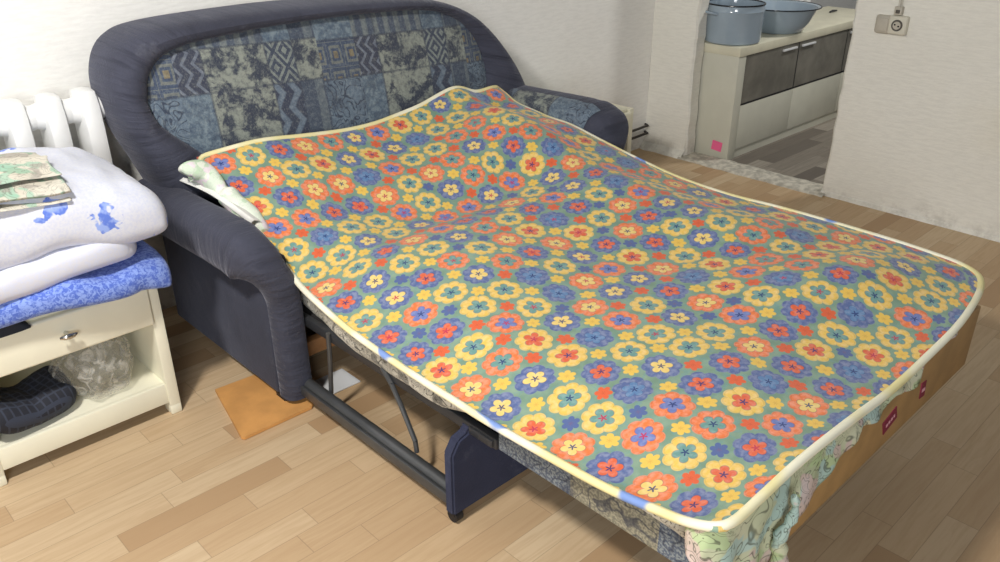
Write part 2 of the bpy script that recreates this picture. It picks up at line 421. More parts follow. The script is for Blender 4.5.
# ------------------------------------------------------------------ mesh helpers
def link(name, bm, mat, parent=None, smooth=True, loc=None):
    me = bpy.data.meshes.new(name)
    bm.normal_update(); bm.to_mesh(me); bm.free()
    me.materials.append(M[mat] if isinstance(mat, str) else mat)
    if smooth:
        for p in me.polygons: p.use_smooth = True
        try: me.set_sharp_from_angle(angle=math.radians(38))
        except Exception: pass
    o = bpy.data.objects.new(name, me); COL.objects.link(o)
    if loc: o.location = loc
    if parent: o.parent = parent
    return o
def thing(name, label, cat, loc=(0, 0, 0), rotz=0.0, group=None):
    o = bpy.data.objects.new(name, None); COL.objects.link(o)
    o.empty_display_size = 0.1
    o.location = loc; o.rotation_euler = (0, 0, rotz)
    o['label'] = label; o['category'] = cat
    if group: o['group'] = group
    return o
def tag(o, label, cat, group=None):
    o['label'] = label; o['category'] = cat
    if group: o['group'] = group
    return o
def struct(name, bm, mat, parent=None):
    o = link(name, bm, mat, parent, smooth=False); o['kind'] = 'structure'; return o
def new(): return bmesh.new()
def box(bm, x0, x1, y0, y1, z0, z1, bev=0.0, seg=2):
    r = bmesh.ops.create_cube(bm, size=1.0)
    vs = r['verts']
    for v in vs:
        v.co = Vector((x0 + (v.co.x + .5) * (x1 - x0), y0 + (v.co.y + .5) * (y1 - y0), z0 + (v.co.z + .5) * (z1 - z0)))
    if bev > 0:
        es = list({e for v in vs for e in v.link_edges})
        bmesh.ops.bevel(bm, geom=es, offset=bev, segments=seg, profile=0.5, affect='EDGES')
    return bm
def tube(bm, pts, r, n=10, closed=False, cap=True):
    pts = [Vector(p) for p in pts]; N = len(pts)
    rs = r if isinstance(r, (list, tuple)) else [r] * N
    up = Vector((0.13, 0.21, 0.97)); rings = []
    prev = None
    for i, p in enumerate(pts):
        a = pts[(i - 1) % N] if (closed or i > 0) else p
        b = pts[(i + 1) % N] if (closed or i < N - 1) else p
        d = (b - a).normalized()
        if prev is None:
            s = d.cross(up)
            if s.length < 1e-4: s = d.cross(Vector((1, 0, 0)))
        else: s = prev - d * prev.dot(d)
        s.normalize(); prev = s; q = d.cross(s)
        rings.append([bm.verts.new(p + s * math.cos(2 * PI * k / n) * rs[i] + q * math.sin(2 * PI * k / n) * rs[i]) for k in range(n)])
    for i in range(N if closed else N - 1):
        A = rings[i]; B = rings[(i + 1) % N]
        for k in range(n): bm.faces.new((A[k], A[(k + 1) % n], B[(k + 1) % n], B[k]))
    if cap and not closed:
        bm.faces.new(list(reversed(rings[0]))); bm.faces.new(rings[-1])
    return bm
def lathe(bm, prof, n=40, cx=0, cy=0, cz=0):
    rings = []
    for r, z in prof:
        if r < 1e-5: rings.append([bm.verts.new((cx, cy, cz + z))])
        else: rings.append([bm.verts.new((cx + r * math.cos(2 * PI * k / n), cy + r * math.sin(2 * PI * k / n), cz + z)) for k in range(n)])
    for A, B in zip(rings, rings[1:]):
        for k in range(n):
            a = A[k % len(A)]; a2 = A[(k + 1) % len(A)]; b = B[k % len(B)]; b2 = B[(k + 1) % len(B)]
            f = []
            for q in (a, a2, b2, b):
                if q not in f: f.append(q)
            if len(f) > 2: bm.faces.new(f)
    return bm
def grid(bm, P, uvf=None, flip=False):
    nu = len(P); nv = len(P[0])
    V = [[bm.verts.new(P[i][j]) for j in range(nv)] for i in range(nu)]
    uvl = bm.loops.layers.uv.verify() if uvf else None
    for i in range(nu - 1):
        for j in range(nv - 1):
            ids = [(i, j), (i + 1, j), (i + 1, j + 1), (i, j + 1)]
            if flip: ids.reverse()
            f = bm.faces.new([V[a][b] for a, b in ids])
            if uvf:
                for l, (a, b) in zip(f.loops, ids): l[uvl].uv = uvf(a, b)
    return V
def interp(keys, x):
    """smooth (monotone-ish Catmull) interpolation of tuples keyed by a scalar"""
    ks = keys; n = len(ks)
    if x <= ks[0][0]: return Vector(ks[0][1])
    if x >= ks[-1][0]: return Vector(ks[-1][1])
    for i in range(n - 1):
        if ks[i][0] <= x <= ks[i + 1][0]: break
    x0, p1 = ks[i][0], Vector(ks[i][1]); x1, p2 = ks[i + 1][0], Vector(ks[i + 1][1])
    h = x1 - x0; t = (x - x0) / h
    def slope(j):
        if j == 0: return (Vector(ks[1][1]) - Vector(ks[0][1])) / (ks[1][0] - ks[0][0])
        if j == n - 1: return (Vector(ks[-1][1]) - Vector(ks[-2][1])) / (ks[-1][0] - ks[-2][0])
        return (Vector(ks[j + 1][1]) - Vector(ks[j - 1][1])) / (ks[j + 1][0] - ks[j - 1][0])
    m1 = slope(i) * h; m2 = slope(i + 1) * h
    return p1 * (2 * t**3 - 3 * t**2 + 1) + m1 * (t**3 - 2 * t**2 + t) + p2 * (-2 * t**3 + 3 * t**2) + m2 * (t**3 - t**2)
def curve1(keys, x): return interp([(k, (v,)) if not isinstance(v, (tuple, list)) else (k, v) for k, v in [(a, (b, 0, 0)) for a, b in keys]], x)[0]
def nz(p, s, seed=0.0): return noise.noise(Vector((p[0] * s + seed, p[1] * s + seed * .7, p[2] * s - seed)))
def solid(o, th, off=-1.0):
    m = o.modifiers.new('thickness', 'SOLIDIFY'); m.thickness = th; m.offset = off; return o
def subd(o, lv=1):
    m = o.modifiers.new('smooth', 'SUBSURF'); m.levels = lv; m.render_levels = lv; return o

# ------------------------------------------------------------------ room shell
XW = 4.13; YB = 3.01
bm = new(); box(bm, -1.5, XW + 0.12, -1.0, YB + 0.02, -0.05, 0.0); struct('floor', bm, 'laminate')
bm = new(); box(bm, XW + 0.12, 7.2, 0.6, 3.3, -0.052, -0.002); struct('floor_2', bm, 'laminate_grey')
def wall_patch(bm, P0, du, dv, nu, nv, amp, seed):
    P = [[Vector(P0) + Vector(du) * (i / nu) + Vector(dv) * (j / nv) for j in range(nv + 1)] for i in range(nu + 1)]
    n = Vector(du).cross(Vector(dv)).normalized()
    for r in P:
        for k, p in enumerate(r): r[k] = p + n * amp * (noise.noise(p * 1.7 + Vector((seed, 0, 0))) + 0.4 * noise.noise(p * 6.0))
    return grid(bm, P)
bm = new(); wall_patch(bm, (-1.5, YB, 0), (XW + 1.5, 0, 0), (0, 0, 2.7), 80, 40, 0.004, 1.0); box(bm, -1.5, XW + 0.12, YB + 0.02, YB + 0.12, 0, 2.7)
struct('wall_back', bm, 'wallpaper_white')
# side wall with a doorway: rough hand-plastered reveals
def jag(z, s): return 0.010 * noise.noise(Vector((s, z * 7.0, 0.3))) + 0.006 * noise.noise(Vector((s + 4, z * 22.0, 1.3)))
JL, JR, WT = 2.705, 1.835, 0.10
def wall_piece(y_a, y_b, jl=None, jr=None):
    """a stretch of the side wall between y_b (far) and y_a (near) with ragged door edges"""
    bm = new(); n = 60
    rows = []
    for i in range(n + 1):
        z = 2.1 * i / n
        ya = y_a + (jag(z, 1.0) if jl else 0.0); yb = y_b + (jag(z, 5.0) if jr else 0.0)
        bulge = 0.035 * max(0, 1 - z / 0.10) ** 2 if z < .10 else 0.0
        xs = XW - 0.012 * max(0, (0.16 - z) / 0.16)
        rows.append([(XW + WT, ya + (0.01 if jl else 0), z), (XW + 0.012, ya + 0.002, z), (xs, ya + (0.012 if jl else 0), z)]
                    + [(xs + 0.004 * noise.noise(Vector((9, z * 4, ya + (yb - ya) * k / 20 * 4))), ya + (yb - ya) * k / 20, z) for k in range(1, 20)]
                    + [(xs, yb - (0.012 if jr else 0), z), (XW + 0.012, yb, z), (XW + WT, yb, z)])
    grid(bm, rows, flip=True)
    return bm
bm = wall_piece(JL, YB, jl=True)
b2 = wall_piece(-0.9, JR, jr=True)
me = bpy.data.meshes.new('tmp'); b2.to_mesh(me); bm.from_mesh(me); b2.free(); bpy.data.meshes.remove(me)
box(bm, XW, XW + WT, -0.9, YB, 2.1, 2.7)
struct('wall_right', bm, 'plaster_side')
# rough cement sill in the doorway and patched base along the side wall
bm = new()
P = []
for i in range(31):
    y = JR - 0.03 + (JL - JR + 0.05) * i / 30
    row = []
    for k, (dx, z) in enumerate([(-0.055, -0.001), (-0.045, 0.008), (-0.01, 0.014), (0.05, 0.013), (0.10, 0.012), (0.125, 0.006), (0.13, -0.004)]):
        row.append((XW + dx + 0.012 * noise.noise(Vector((y * 11, k, 2.0))), y, z + 0.006 * noise.noise(Vector((y * 23, k * 3.1, 0)))))
    P.append(row)
grid(bm, P); struct('trim_1', bm, 'rough_cement')
bm = new(); P = []
for i in range(41):
    y = JL + (YB - JL) * i / 40
    P.append([(XW - 0.05 - 0.015 * noise.noise(Vector((y * 14, 0, 0))), y, 0.0), (XW - 0.035, y, 0.02 + 0.008 * noise.noise(Vector((y * 18, 4, 0)))), (XW + 0.01, y, 0.06 + 0.012 * noise.noise(Vector((y * 16, 9, 0))))])
grid(bm, P); struct('trim_2', bm, 'plaster_side')
bm = new(); P = []
for i in range(61):
    y = 0.0 + JR * i / 60
    P.append([(XW - 0.022 - 0.004 * noise.noise(Vector((y * 9, 0, 0))), y, 0.0), (XW - 0.016, y, 0.020), (XW + 0.012, y, 0.040 + 0.006 * noise.noise(Vector((y * 12, 9, 0))))])
grid(bm, P); struct('baseboard_right', bm, 'plaster_side')
bm = new(); box(bm, XW + WT, 7.2, 3.16, 3.26, 0, 2.7); struct('wall_back_2', bm, 'plaster_other')
bm = new(); box(bm, 7.1, 7.2, 0.6, 3.2, 0, 2.7); struct('wall_far', bm, 'plaster_other')
bm = new(); box(bm, XW + WT, 7.2, 0.5, 3.26, 2.7, 2.76); struct('ceiling', bm, 'plaster_other')

# ------------------------------------------------------------------ bed cover shape (3D boundary curves + Coons patch)
Lk = [(2.63, (1.12, 2.63, .695)), (2.50, (1.128, 2.50, .625)), (2.36, (1.13, 2.36, .563)), (2.19, (1.128, 2.19, .494)), (2.05, (1.118, 2.05, .437)), (1.9, (1.09, 1.9, .437)), (1.72, (1.08, 1.72, .419)),
      (1.5, (1.08, 1.50, .406)), (1.3, (1.08, 1.3, .403)), (1.13, (1.08, 1.13, .404)), (.944, (1.08, .944, .413)), (.80, (1.072, .80, .432)), (.67, (1.06, .672, .466)), (.60, (1.042, .60, .497)), (.54, (1.035, .54, .528))]
Rk = [(2.655, (2.53, 2.655, .690)), (2.607, (2.53, 2.607, .675)), (2.544, (2.53, 2.544, .645)), (2.42, (2.53, 2.42, .628)), (2.336, (2.53, 2.336, .617)), (2.223, (2.53, 2.223, .611)), (2.06, (2.53, 2.06, .580)), (1.858, (2.53, 1.858, .544)),
      (1.67, (2.53, 1.67, .518)), (1.454, (2.53, 1.454, .508)), (1.26, (2.53, 1.26, .514)), (1.07, (2.53, 1.07, .515)), (.85, (2.535, .85, .510)), (.73, (2.53, .73, .506)), (.665, (2.515, .665, .507)), (.605, (2.47, .605, .513))]
Hk = [(1.12, (1.12, 2.63, .695)), (1.22, (1.22, 2.615, .706)), (1.341, (1.341, 2.6, .714)), (1.50, (1.5, 2.6, .697)), (1.689, (1.689, 2.6, .68)), (1.827, (1.827, 2.6, .68)), (1.93, (1.93, 2.6, .692)), (2.05, (2.05, 2.6, .709)), (2.16, (2.16, 2.6, .738)),
      (2.237, (2.237, 2.6, .751)), (2.29, (2.29, 2.6, .737)), (2.347, (2.347, 2.6, .713)), (2.434, (2.434, 2.6, .716)), (2.49, (2.49, 2.62, .709)), (2.53, (2.53, 2.655, .690))]
Fk = [(1.035, (1.035, .54, .528)), (1.06, (1.06, .53, .524)), (1.162, (1.162, .53, .525)), (1.307, (1.307, .53, .529)), (1.521, (1.521, .53, .515)), (1.725, (1.725, .53, .495)), (1.948, (1.948, .53, .498)),
      (2.13, (2.13, .53, .512)), (2.31, (2.31, .55, .520)), (2.41, (2.41, .575, .518)), (2.47, (2.47, .605, .513))]
def edge(keys, t, asc=True):
    ks = sorted(keys, key=lambda k: k[0]); a, b = ks[0][0], ks[-1][0]
    return interp(ks, a + (b - a) * t if asc else b + (a - b) * t)
def cover_point(u, v, raw=False):
    L = edge(Lk, v, False); R = edge(Rk, v, False); H = edge(Hk, u); F = edge(Fk, u)
    c00 = Vector(Hk[0][1]); c10 = Vector(Hk[-1][1]); c01 = Vector(Fk[0][1]); c11 = Vector(Fk[-1][1])
    p = L * (1 - u) + R * u + H * (1 - v) + F * v - (c00 * (1 - u) * (1 - v) + c10 * u * (1 - v) + c01 * (1 - u) * v + c11 * u * v)
    w = min(1.0, 6.0 * min(u, 1 - u, v, 1 - v)); w = w * w * (3 - 2 * w)
    x, y = p.x, p.y
    def g(cx, cy, rx, ry, rot=0.0):
        c, s = math.cos(rot), math.sin(rot); dx, dy = x - cx, y - cy
        a = (dx * c + dy * s) / rx; b = (-dx * s + dy * c) / ry
        return math.exp(-a * a - b * b)
    dz = 0.055 * math.sin(PI * u) ** 0.6 * min(1, v * 3) + 0.0
    dz += 0.040 * g(2.25, 2.38, 0.22, 0.25)            # pillow under the head end
    dz -= 0.050 * g(1.88, 2.02, 0.50, 0.15, -0.35)     # hollow in front of it
    dz -= 0.030 * g(1.45, 2.25, 0.20, 0.15)
    dz += 0.030 * g(2.08, 0.86, 0.28, 0.13, -0.55)     # hump toward the foot
    dz -= 0.022 * g(2.12, 1.17, 0.36, 0.12, -0.75)
    dz += 0.018 * g(1.60, 1.65, 0.22, 0.25, -0.5)
    dz += 0.010 * noise.noise(Vector((x * 3.0, y * 3.0, 0.4))) + 0.005 * noise.noise(Vector((x * 8, y * 6, 2.4)))
    p.z += dz * w
    return p

NU, NV = 84, 116
bed_cover = thing('bed_cover', 'cotton bed cover with orange, yellow and blue flowers on green, over the sofa bed', 'bed cover', (1.8, 1.5, 0.40))
bm = new()
us = [i / NU for i in range(NU + 1)]; vs = [j / NV for j in range(NV + 1)]
off = Vector((1.8, 1.5, 0.40))
Pc = [[cover_point(u, v) - off for v in vs] for u in us]
# uv from true lengths so the printed flowers keep their size
ul = [0.0]
for i in range(NU): ul.append(ul[-1] + sum((Pc[i + 1][j] - Pc[i][j]).length for j in (20, 60, 100)) / 3)
vl = [0.0]
for j in range(NV): vl.append(vl[-1] + sum((Pc[i][j + 1] - Pc[i][j]).length for i in (15, 42, 70)) / 3)
grid(bm, Pc, lambda a, b: (ul[a], vl[b]), flip=True)
cov = solid(link('fabric_sheet', bm, 'flower_cotton', bed_cover), 0.010, -1.0)
bd = [Pc[i][0] for i in range(NU)] + [Pc[NU][j] for j in range(NV)] + [Pc[i][NV] for i in range(NU, 0, -1)] + [Pc[0][j] for j in range(NV, 0, -1)]
for _ in range(3):
    bd = [(bd[i - 1] + bd[i] * 2 + bd[(i + 1) % len(bd)]) / 4 for i in range(len(bd))]
bd = [p + Vector((0, 0, -0.003)) for p in bd]
bm = new(); tube(bm, bd, 0.0095, 10, closed=True)
pp = link('piping', bm, 'piping_yellow', bed_cover); pp['label'] = 'pale yellow piping sewn round the edge'

# ------------------------------------------------------------------ sofa bed
sofa = thing('sofa_bed', 'navy velvet sofa with patchwork back panel, pulled out into a bed', 'sofa bed', (1.83, 2.5, 0))
so = Vector((1.83, 2.5, 0))
def slink(name, bm, mat, parent=sofa, smooth=True):
    if parent is sofa: bmesh.ops.translate(bm, verts=bm.verts[:], vec=-so)
    elif parent.name.split('.')[0] not in ('sofa_bed',): bmesh.ops.translate(bm, verts=bm.verts[:], vec=-so)
    return link(name, bm, mat, parent, smooth)
# backrest outlines in (x, z)
OUT = [(1.06, .40), (1.03, .52), (.985, .66), (.940, .79), (.925, .88), (.930, .96), (.960, 1.03), (1.01, 1.075), (1.09, 1.100), (1.28, 1.112), (1.62, 1.116), (2.0, 1.104), (2.22, 1.083), (2.36, 1.05), (2.48, .99), (2.58, .905), (2.67, .80), (2.735, .70), (2.77, .61), (2.77, .50), (2.72, .40)]
INN = [(1.34, .52), (1.22, .63), (1.15, .70), (1.06, .79), (1.03, .86), (1.035, .915), (1.055, .965), (1.09, 1.000), (1.16, 1.030), (1.30, 1.047), (1.60, 1.060), (1.95, 1.058), (2.15, 1.048), (2.28, 1.028), (2.38, .985), (2.45, .92), (2.49, .84), (2.505, .77), (2.50, .70), (2.46, .62), (2.38, .52)]
def resample(pts, n):
    ks = [(i, (p[0], p[1], 0)) for i, p in enumerate(pts)]
    return [interp(ks, (len(pts) - 1) * i / n) for i in range(n + 1)]
NB = 150
O_ = resample(OUT, NB); I_ = resample(INN, NB)
def lean(z): return 2.645 + 0.10 * max(0, (z - 0.45)) / 0.65     # front plane of the back cushion
bm = new(); rows = []
for o, i in zip(O_, I_):
    row = []; w = (o - i)
    k = NB
    for s, d in [(0.0, 0.012), (0.04, -0.004), (0.12, -0.018), (0.28, -0.032), (0.5, -0.038), (0.7, -0.030), (0.86, -0.008), (0.95, 0.022), (1.0, 0.07), (1.005, 0.13), (0.985, 0.185), (0.93, 0.215), (0.7, 0.22)]:
        q = i + w * s
        wr = 0.0035 * noise.noise(Vector((q.x * 30 * (1 - abs(w.normalized().x)) + q.y * 30 * (1 - abs(w.normalized().y)), len(row) * 0.15, 3.0))) * (1 - s) * 2.2 if s < 0.99 else 0
        row.append((q.x, lean(q.y) + d + wr, q.y))
    rows.append(row)
grid(bm, rows, lambda a, b: (a * 0.030, b * 0.022), flip=False)
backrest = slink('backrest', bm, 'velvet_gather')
bm = new(); rows = []
I2 = I_ + [Vector((2.38 - 1.04 * q / 30, .52, 0)) for q in range(1, 31)]
for i in I2:
    c = Vector((min(max(i.x, 1.30), 2.25), 0.70 + 0.10 * 0, 0))
    row = []
    for s in range(15):
        f = s / 14; q = i * (1 - f) + c * f
        row.append((q.x, lean(q.y) + 0.012 - 0.030 * (1 - (1 - f) ** 2), q.y))
    rows.append(row)
grid(bm, rows, lambda a, b: (rows[a][b][0] - 1.0, rows[a][b][2] - 0.55), flip=False)
bp = slink('back_panel', bm, 'jacquard', sofa); bp['label'] = 'blue-grey patchwork fabric panel'
bm = new(); box(bm, 1.08, 2.66, 2.80, 2.88, 0.04, 0.72, 0.02); slink('back_frame', bm, 'velvet_dark')

def arm(xin, xout, side, dz=0.0):
    """rolled arm: pad swept along the top and down the front, recessed side panel below"""
    s = 1 if xout > xin else -1
    path = [(2.84, .50), (2.7, .505), (2.5, .51), (2.34, .515), (2.22, .515), (2.16, .505), (2.125, .475), (2.11, .43), (2.107, .36), (2.105, .28), (2.103, .18), (2.10, .10), (2.10, .03)]
    ks = [(i, (0, p[0], p[1] + dz * max(0, (p[1] - .03) / .48))) for i, p in enumerate(path)]
    n = 70; rows = []
    L = len(path) - 1
    cpts = [interp(ks, L * i / n) for i in range(n + 1)]
    for i, c in enumerate(cpts):
        t = i / n
        a = cpts[max(0, i - 1)]; b = cpts[min(n, i + 1)]
        d = (b - a).normalized(); nrm = Vector((0, d.z, -d.y))     # outward (up, then forward)
        if nrm.z < 0 and t < 0.4: nrm = -nrm
        if t >= 0.4 and nrm.y > 0: nrm = -nrm
        f = min(1, max(0, (t - 0.40) / 0.28)); f = f * f * (3 - 2 * f)
        xo = xout + (xin - xout) * (0.44 * f); xi = xin + (xout - xin) * (0.10 * f if side else 0.30 * (1 - f) + 0.06 * f)
        cx = (xo + xi) / 2; hw = abs(xo - xi) / 2
        th = 0.095 * (1 - f) + 0.05 * f
        lo = 0.075 * (1 - f) + 0.045 * f
        row = []
        for k in range(28):
            ang = 2 * PI * k / 28
            ca, sa = math.cos(ang), math.sin(ang)
            ex = math.copysign(abs(ca) ** 0.75, ca) * hw
            ez = (th if sa > 0 else lo) * math.copysign(abs(sa) ** 0.75, sa)
            p = Vector((cx + s * ex, c.y, c.z)) + nrm * ez
            gather = 0.004 * noise.noise(Vector((c.y * 26 + c.z * 26, k * .25, side * 3))) * math.exp(-((t - .42) / .16) ** 2) * 2.0
            p += nrm * gather
            row.append(p)
        row.append(row[0].copy())
        rows.append(row)
    bm = new(); grid(bm, rows, lambda a, b: (a * 0.019 + side * 3, abs(b - 14) * 0.016), flip=(s > 0))
    bm.faces.new([bm.verts.new(p) for p in rows[-1][:-1]]); bm.faces.new([bm.verts.new(p) for p in rows[0][:-1]])
    bmesh.ops.remove_doubles(bm, verts=bm.verts[:], dist=0.0008)
    bmesh.ops.recalc_face_normals(bm, faces=bm.faces[:])
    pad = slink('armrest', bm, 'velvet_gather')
    # side panel (prism in YZ)
    xo = xout + (xin - xout) * 0.42; xi = xin + (xout - xin) * 0.12
    bm = new()
    x0, x1 = min(xo, xi), max(xo, xi)
    box(bm, x0, x1, 2.12, 2.86, 0.035, 0.50, 0.012)
    slink('side_panel', bm, 'velvet')
    bm = new(); box(bm, x0 + .01, x1 - .01, 2.10, 2.16, 0.0, 0.04, 0.006); slink('foot', bm, 'black_rubber')
    return rows
arm(1.155, 0.955, 0)
rr = arm(2.545, 2.775, 1, 0.075)
# patchwork inset on the inner/upper face of the far arm
bm = new()
rows = []
for i in range(6, 29):
    r = rr[i]
    rows.append([r[k] + (r[k] - sum(r[:-1], Vector()) / 28) * 0.035 for k in range(8, 17)])
grid(bm, rows, lambda a, b: (rows[a][b].y * 1.0, b * 0.022 + 0.6), flip=False)
bmesh.ops.recalc_face_normals(bm, faces=bm.faces[:])
ap = slink('arm_panel', bm, 'jacquard'); ap['label'] = 'patchwork inset on the arm'
# inner side seat fillers
for xa, xb, yf in ((1.135, 1.18, 2.13), (2.48, 2.54, 2.16)):
    bm = new(); box(bm, xa, xb, yf, 2.80, 0.26, 0.42, 0.02); slink('seat_side', bm, 'velvet_dark')
bm = new(); box(bm, 1.16, 2.52, 2.70, 2.78, 0.03, 0.50, 0.005); slink('base_board', bm, 'dark_board')
bm = new(); box(bm, 1.16, 2.52, 2.20, 2.235, 0.07, 0.125, 0.003); slink('base_beam', bm, 'raw_wood')
bm = new(); box(bm, 1.17, 2.50, 2.24, 2.69, 0.22, 0.245, 0.003); slink('base_deck', bm, 'dark_board')
# pulled-out mechanism
def rail(x):
    bm = new(); tube(bm, [(x, 2.22, .070), (x, 1.335, .070)], 0.020, 14)
    box(bm, x - .030, x + .006, 1.335, 2.22, 0.043, 0.055, 0.003); box(bm, x - .032, x - .022, 1.335, 2.22, 0.045, 0.078, 0.003)
    slink('slide_rail', bm, 'rail_metal')
rail(1.115); rail(2.42)
def flatbar(bm, pts, w=0.012, t=0.004):
    for a, b in zip(pts, pts[1:]):
        tube(bm, [a, b], w * 0.62, 8)
for x in (1.135, 2.40):
    bm = new(); flatbar(bm, [(x, 1.935, .30), (x, 1.94, .21), (x, 1.955, .075)]); slink('support_strut', bm, 'rail_metal')
    bm = new(); flatbar(bm, [(x, 1.665, .30), (x, 1.625, .265), (x, 1.585, .21), (x, 1.530, .12), (x, 1.525, .085)]); slink('support_strut', bm, 'rail_metal')
for x in (1.14, 2.38):
    bm = new(); box(bm, x, x + 0.022, 1.205, 2.24, 0.264, 0.296, 0.004)
    box(bm, x - .007, x + .001, 1.215, 1.30, 0.270, 0.290, 0.001); slink('bed_frame', bm, 'frame_metal')
# velvet leg panel with notched top corners
bm = new()
prof = [(1.075, .03), (1.075, .225), (1.10, .262), (1.135, .272), (1.14, .29), (2.40, .29), (2.405, .272), (2.44, .262), (2.46, .225), (2.46, .03)]
a = [bm.verts.new((x, 1.30, z)) for x, z in prof]; b = [bm.verts.new((x, 1.335, z)) for x, z in prof]
bm.faces.new(a); bm.faces.new(list(reversed(b)))
for i in range(len(prof)): bm.faces.new((a[i], b[i], b[(i + 1) % len(prof)], a[(i + 1) % len(prof)]))
bmesh.ops.recalc_face_normals(bm, faces=bm.faces[:])
bmesh.ops.bevel(bm, geom=[e for e in bm.edges], offset=0.006, segments=2, affect='EDGES')
lp = slink('leg_panel', bm, 'velvet_dark')
for x in (1.095, 2.44):
    bm = new(); tube(bm, [(x - .012, 1.317, .019), (x + .012, 1.317, .019)], 0.019, 14); box(bm, x - .014, x + .014, 1.305, 1.330, .02, .05, .003); slink('caster', bm, 'black_rubber', lp)
# foot section: patchwork side panels, hardboard end, bottom
for x in (1.14, 2.36):
    bm = new(); box(bm, x, x + 0.02, 0.56, 1.20, 0.27, 0.385, 0.006, 3); slink('bed_side', bm, 'jacquard_side')
bm = new(); box(bm, 1.15, 2.38, 0.550, 0.565, 0.268, 0.462, 0.005, 2); e = slink('foot_board', bm, 'hardboard'); e['label'] = 'bare brown hardboard end panel'
bm = new(); box(bm, 1.155, 2.365, 0.56, 2.2, 0.275, 0.285); slink('bed_bottom', bm, 'dark_board')
# mattress follows the cover
bm = new()
mu, mv = 48, 70; rows = []
for i in range(mu + 1):
    u = 0.045 + 0.90 * i / mu; row = []
    for j in range(mv + 1):
        v = 0.02 + 0.955 * j / mv
        p = cover_point(u, v); p.z -= 0.022
        row.append(p)
    rows.append(row)
for row in rows:
    for p in row: p.x = max(p.x, 1.112)
V = grid(bm, rows, flip=True)
def skirt(vs, outv):
    prev = vs
    for k, (dz, o) in enumerate([(0.02, 0.014), (0.05, 0.024), (0.085, 0.022), (0.11, 0.006)]):
        cur = []
        for v, base in zip(prev, vs):
            q = base.co + Vector(outv) * (o + 0.008 * noise.noise(base.co * 9 + Vector((0, 0, k * 1.3))))
            z0 = 0.293 + 0.082 * min(1, max(0, (1.40 - base.co.y) / 0.25)); q.z = base.co.z + (z0 - base.co.z) * min(1, dz / 0.11)
            cur.append(bm.verts.new(q))
        for i in range(len(vs) - 1): bm.faces.new((prev[i], prev[i + 1], cur[i + 1], cur[i]))
        prev = cur
    return prev
skirt(V[0], (-1, 0, 0)); skirt(V[-1], (1, 0, 0)); skirt([V[i][-1] for i in range(mu + 1)], (0, -1, 0)); skirt([V[i][0] for i in range(mu + 1)], (0, 1, 0))
bmesh.ops.recalc_face_normals(bm, faces=bm.faces[:])
ms = slink('mattress', bm, 'ticking_ink'); ms['label'] = 'mattress in black-on-white sketch print fabric'

# ------------------------------------------------------------------ bed sheet peeking out from under the cover
sheet = thing('bed_sheet', 'crumpled pale green sheet with inked floral print hanging below the bed cover', 'sheet', (1.3, 0.55, 0.45))
sh = Vector((1.3, 0.55, 0.45))
def shlink(name, bm, mat, parent=sheet):
    bmesh.ops.translate(bm, verts=bm.verts[:], vec=-sh); return link(name, bm, mat, parent)
low = [(0.90, .44), (0.97, .40), (1.02, .335), (1.07, .295), (1.14, .30), (1.20, .315), (1.25, .325), (1.285, .358), (1.34, .375), (1.42, .402), (1.52, .432), (1.60, .452), (1.66, .445), (1.71, .452), (1.75, .472), (1.80, .452), (1.86, .44), (1.93, .478), (2.02, .497), (2.1, .50)]
path = []
for j in range(9): path.append((cover_point(0.0, 0.972 + 0.028 * j / 9), 0.93 + 0.010 * j))
for i in range(71):
    p = cover_point(0.0 + 0.74 * i / 70, 1.0); path.append((p, p.x))
path = [(p, s) for p, s in path]
for _ in range(3):
    path = [path[0]] + [((path[i - 1][0] + path[i][0] * 2 + path[i + 1][0]) / 4, path[i][1]) for i in range(1, len(path) - 1)] + [path[-1]]
rows = []
for n_, (p, s) in enumerate(path):
    zl = curve1(low, s); row = []
    inward = Vector((1.75 - p.x, 1.5 - p.y, 0)).normalized()
    corner = math.exp(-((s - 1.06) / 0.12) ** 2)
    for k in range(15):
        f = k / 14
        z = p.z - 0.006 + (zl - p.z + 0.006) * f
        o = 0.012 * (1 - f) - 0.006 * f + 0.014 * math.sin(s * 62 + f * 2.0) * f * (0.35 + corner) + 0.010 * noise.noise(Vector((s * 14, f * 2.2, 1)))
        q = Vector((p.x, p.y, z)) + inward * o
        if q.y > 0.52 and s > 1.06: q.y = min(q.y, 0.537)
        row.append(q)
    rows.append(row)
bm = new(); grid(bm, rows, flip=True)
dr = solid(shlink('drape', bm, 'sketch_green'), 0.003, 0)
# rolled hem end of the drape
bm = new(); pts = []
for i in range(14):
    f = i / 13; pts.append((1.255 - 0.02 * f + 0.008 * math.sin(f * 9), 0.507 - 0.006 * math.sin(f * 7), 0.485 - 0.165 * f))
tube(bm, pts, [0.006 + 0.012 * (i / 13) + 0.003 * math.sin(i * 2.1) for i in range(14)], 12); shlink('rolled_hem', bm, 'sketch_green')
def fabric_tag(x, z, w, h, rx, ry):
    bm = new(); box(bm, -w / 2, w / 2, -0.0012, 0.0012, -h, 0, 0.0005, 1)
    rot = Matrix.Rotation(ry, 4, 'Y') @ Matrix.Rotation(rx, 4, 'X')
    bmesh.ops.transform(bm, matrix=Matrix.Translation((x, 0.503, z)) @ rot, verts=bm.verts[:])
    tg = shlink('care_tag', bm, 'maroon_tag'); tg['label'] = 'small maroon fabric tag'
    bm = new()
    for k, (a, b) in enumerate([(-.32, -.20), (-.14, -.02), (.04, .16), (.22, .32)]):
        box(bm, a * w, b * w, -0.002, -0.0014, -h * .62, -h * .40)
    bmesh.ops.transform(bm, matrix=Matrix.Translation((x, 0.503, z)) @ rot, verts=bm.verts[:])
    bmesh.ops.translate(bm, verts=bm.verts[:], vec=-sh); link('lettering', bm, 'tag_thread', tg, False)
fabric_tag(1.675, 0.466, 0.066, 0.034, -0.1, -0.25)
